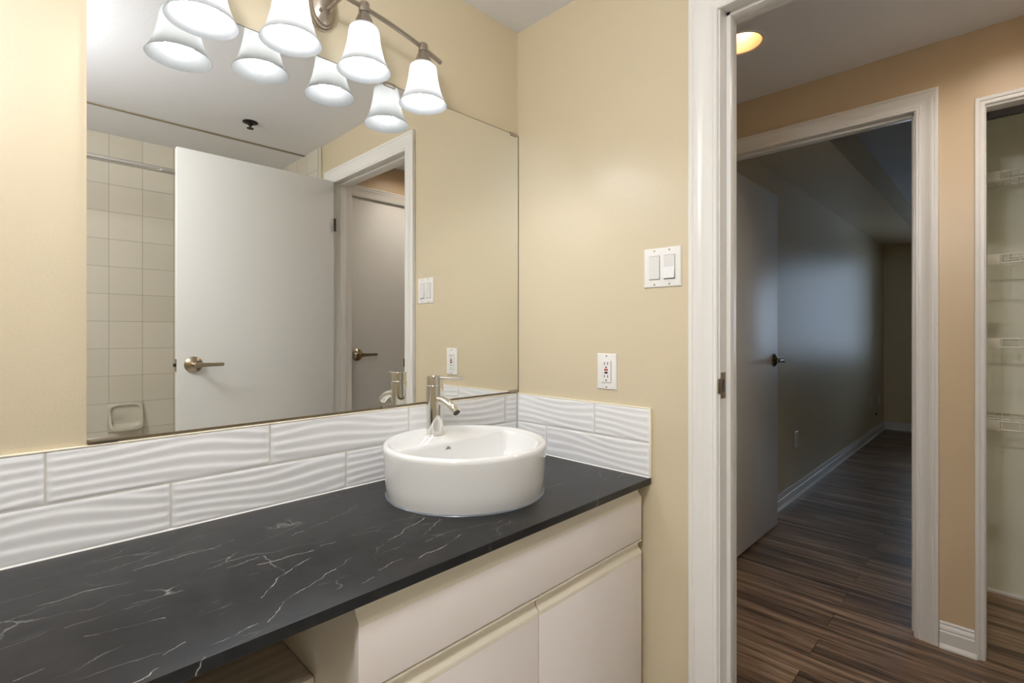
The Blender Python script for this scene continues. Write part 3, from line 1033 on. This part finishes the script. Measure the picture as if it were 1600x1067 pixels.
# outlets low on the bedroom wall
def bed_outlet(x, z, label, kind, group=None):
    t = thing('wall_outlet', label, 'outlet', (x, YB, z-.057), group)
    f = lambda a, o, zz: (x+a, YB-o, z+zz)
    plate(t, f, .0712, .1140)
    if kind == 'duplex':
        for s in (1, -1):
            bm = bmesh.new(); fbox(bm, f, -.0165, .0165, .0048, .0072, s*.0195-.0135, s*.0195+.0135)
            r_ = obj('receptacle', bm, 'plast2', t)
            bm = bmesh.new()
            for a in (-.006, .006): fbox(bm, f, a-.0012, a+.0012, .0068, .0076, s*.0195, s*.0195+.008)
            obj('slots', bm, 'black', r_)
        screw(t, f, 0, 0)
    else:
        screw(t, f, 0, .042); screw(t, f, 0, -.042)
    return t
bed_outlet(2.7086, .4064, 'white outlet plate low on the dark bedroom wall just past the open door', 'duplex')
bed_outlet(5.4834, .395, 'white outlet low on the bedroom wall near its far corner', 'duplex')
bed_outlet(5.948, .385, 'plain white cover plate nearest the far corner of the bedroom wall', 'blank')
t = thing('cable_jack', 'small black cable jack low on the bedroom wall between two white plates', 'jack', (5.748, YB, .22))
bm = bmesh.new()
lathe(bm, [(0, .0003), (.016, .0003), (.016, .006), (.007, .008), (.0055, .020), (0, .020)], T(5.748, YB, .236) @ RX90, seg=20)
obj('jack_body', bm, 'black', t)

# ---------------------------------------------------------------- shower fittings (seen in the mirror)
rd = thing('shower_rod', 'chrome shower curtain rod in front of the square tiles', 'rod', (-.9, -1.64, 1.965))
bm = bmesh.new(); tube(bm, [(XL+.004, -1.64, 1.966), (-.012, -1.64, 1.966)], .0127, 20)
obj('rod', bm, 'chrome', rd)
for x, n_ in ((XL+.0004, 1), (-.0115, -1)):
    bm = bmesh.new()
    lathe(bm, [(0, 0), (.030, 0), (.030, .004), (.018, .014), (0, .016)], T(x, -1.64, 1.966) @ Matrix.Rotation(n_*PI/2, 4, 'Y'), seg=28)
    obj('flange', bm, 'chrome', rd)
sd = thing('soap_dish', 'bone ceramic soap dish set into the shower tiles', 'soap dish', (-.846, YR, .62))
x0, x1, zz0, zz1 = -.9265, -.7665, .626, .784
bm = B(x0, x1, YR+.0003, YR+.010, zz0, zz1, bev=.004)
obj('back_plate', bm, 'dish', sd)
# raised rounded rim: a hoop that grows deeper and thicker towards the bottom lip
bm = bmesh.new()
nn = 64
def rr(k, hw, hh, p=5.0):
    a = 2*PI*k/nn
    c_, s_ = math.cos(a), math.sin(a)
    return hw*math.copysign(abs(c_)**(2/p), c_), hh*math.copysign(abs(s_)**(2/p), s_)
xc, zc_ = (x0+x1)/2, (zz0+zz1)/2
rings = []
for hw, hh, dz, d0, d1 in ((.079, .078, 0, .008, .008), (.078, .077, 0, .026, .050), (.0745, .0735, .001, .029, .054), (.068, .060, .006, .027, .052), (.064, .054, .008, .012, .030), (.058, .046, .008, .0125, .0135)):
    row = []
    for k in range(nn):
        x, z = rr(k, hw, hh)
        low = min(1, max(0, (-z/hh+.35)/1.1))
        dip = .010*max(0, 1-(x/.03)**2) if (z < -.5*hh and d1 > .04) else 0
        row.append(bm.verts.new((xc+x, YR+d0+(d1-d0)*low-dip, zc_+dz+z)))
    rings.append(row)
for a_, b_ in zip(rings, rings[1:]):
    for k in range(nn):
        j = (k+1) % nn
        bm.faces.new((a_[k], a_[j], b_[j], b_[k]))
bm.faces.new(rings[-1])
obj('tray', bm, 'dish', sd, sharp=60)
sk2 = thing('ceiling_sprinkler', 'small dark fire sprinkler head on the bathroom ceiling above the door', 'sprinkler', (-.423, -1.55, ZC))
DN = T(-.423, -1.5495, ZC-.0004) @ Matrix.Rotation(PI, 4, 'X')
bm = bmesh.new(); lathe(bm, [(0, 0), (.036, 0), (.037, .003), (.028, .007), (.014, .009), (0, .009)], DN, seg=36)
obj('escutcheon', bm, 'dark', sk2)
bm = bmesh.new(); lathe(bm, [(0, .008), (.011, .008), (.011, .016), (.006, .020), (.005, .030), (.006, .031), (.017, .032), (.017, .034), (0, .0345)], DN, seg=24)
obj('deflector', bm, 'dark', sk2)

# ---------------------------------------------------------------- hall downlight
def downlight(py, label, drop, bulb):
    dl = thing('recessed_light', label, 'ceiling light', (PX, py, ZH), 'hall downlights')
    bm = bmesh.new()
    lathe(bm, [(PR-.0005, .0), (PR+.004, -.0035), (PR+.0115, -.0030), (PR+.013, -.0006), (PR+.012, -.0002), (PR-.0005, -.0002)], T(PX, py, ZH), seg=56, closed=True)
    obj('trim_ring', bm, 'trim', dl)
    bm = bmesh.new()
    lathe(bm, [(PR-.0010, .0), (PR-.004, .03), (PR-.010, .075), (PR-.018, .105), (.030, .118), (.030, .120), (PR-.015, .110), (PR-.007, .077), (PR-.0012, .032), (PR-.0004, .0)], T(PX, py, ZH), seg=56, closed=True)
    obj('reflector_can', bm, 'copper', dl)
    bm = bmesh.new()
    lathe(bm, [(r, z-drop) for r, z in ((0, .052), (.020, .0545), (.036, .064), (.044, .078), (.046, .090), (.032, .112), (.028, .125), (0, .125))], T(PX, py, ZH), seg=40)
    obj('light_bulb', bm, bulb, dl)
downlight(PY, 'round recessed downlight glowing in the hall ceiling, seen past the door frame', -.015, 'pot_dim')
downlight(PY3, 'third recessed hall downlight, added unseen as fill at the far end of the hall', .0, 'pot_far')  # added lamp hidden behind the wall, fills the hall with light
downlight(PY2, 'second recessed hall downlight, added out of view in front of the linen closet', .035, 'pot')  # added lamp out of view, lights the hall and closet
# unseen opal globe added as fill light under the bathroom ceiling, behind the camera
cg = thing('fill_globe', 'added white opal fill light on a short stem under the bathroom ceiling, unseen behind the viewer', 'ceiling light', (-1.64, -1.02, ZC))
GT = T(-1.64, -1.02, ZC)
bm = bmesh.new(); lathe(bm, [(0, -.0004), (.070, -.0004), (.070, -.012), (.045, -.026), (.010, -.032), (.010, -.150), (.040, -.156), (.040, -.170), (0, -.170)], GT, seg=40)
obj('canopy', bm, 'nickel', cg)
bm = bmesh.new(); lathe(bm, [(0, -.1702), (.040, -.172)] + [(.110*math.sin(a), -.270+.105*math.cos(a)) for a in [PI*k/20 for k in range(4, 20)]] + [(0, -.375)], GT, seg=48)
obj('globe', bm, 'fill_dome', cg)

# ---------------------------------------------------------------- closet wire shelves
def make_shelf(z, label, group):
    t = thing('wire_shelf', label, 'wire shelf', (1.68, -1.48, z), group)
    xa, xb, ya, yb = 1.525, 1.824, -1.2125, -1.756
    bm = bmesh.new()
    for x, zz, r in ((xa, z, .0030), (xa, z-.034, .0030), (xb, z, .0026), (xa+.10, z-.004, .0026), (xa+.20, z-.004, .0026)):
        tube(bm, [(x, ya, zz), (x, yb, zz)], r, 8)
    k = 0
    y = ya-.004
    while y > yb:
        tube(bm, [(xb, y, z+.0015), (xa+.004, y, z+.0015), (xa-.001, y, z-.002)] + ([(xa-.001, y, z-.034)] if k % 2 == 0 else []), .0014, 6)
        y -= .0254
        k += 1
    obj('wire_grid', bm, 'wire', t, sharp=60)
    bm = bmesh.new()
    box(bm, xa-.005, xa+.006, -1.262, -1.2055, z-.040, z+.003, bev=.002)
    box(bm, xa-.004, xa+.028, -1.2105, -1.2053, z-.044, z+.004, bev=.001)
    obj('end_bracket', bm, 'wire', t)
    bm = bmesh.new()
    box(bm, xb-.008, xb+.0058, -1.2200, -1.2055, z-.010, z+.010, bev=.002)
    obj('wall_clip', bm, 'wire', t)
    return t
s1 = make_shelf(1.836, 'top wire shelf in the hall closet', 'closet wire shelves')
for z, lb in ((1.497, 'second wire shelf from the top in the hall closet'), (1.153, 'third wire shelf from the top in the hall closet'), (.817, 'bottom wire shelf in the hall closet')):
    r = s1.copy()
    COL.objects.link(r)
    r.location = (1.68, -1.48, z)
    r['label'] = lb
    for ch in list(s1.children):
        c2 = ch.copy()
        COL.objects.link(c2)
        c2.parent = r
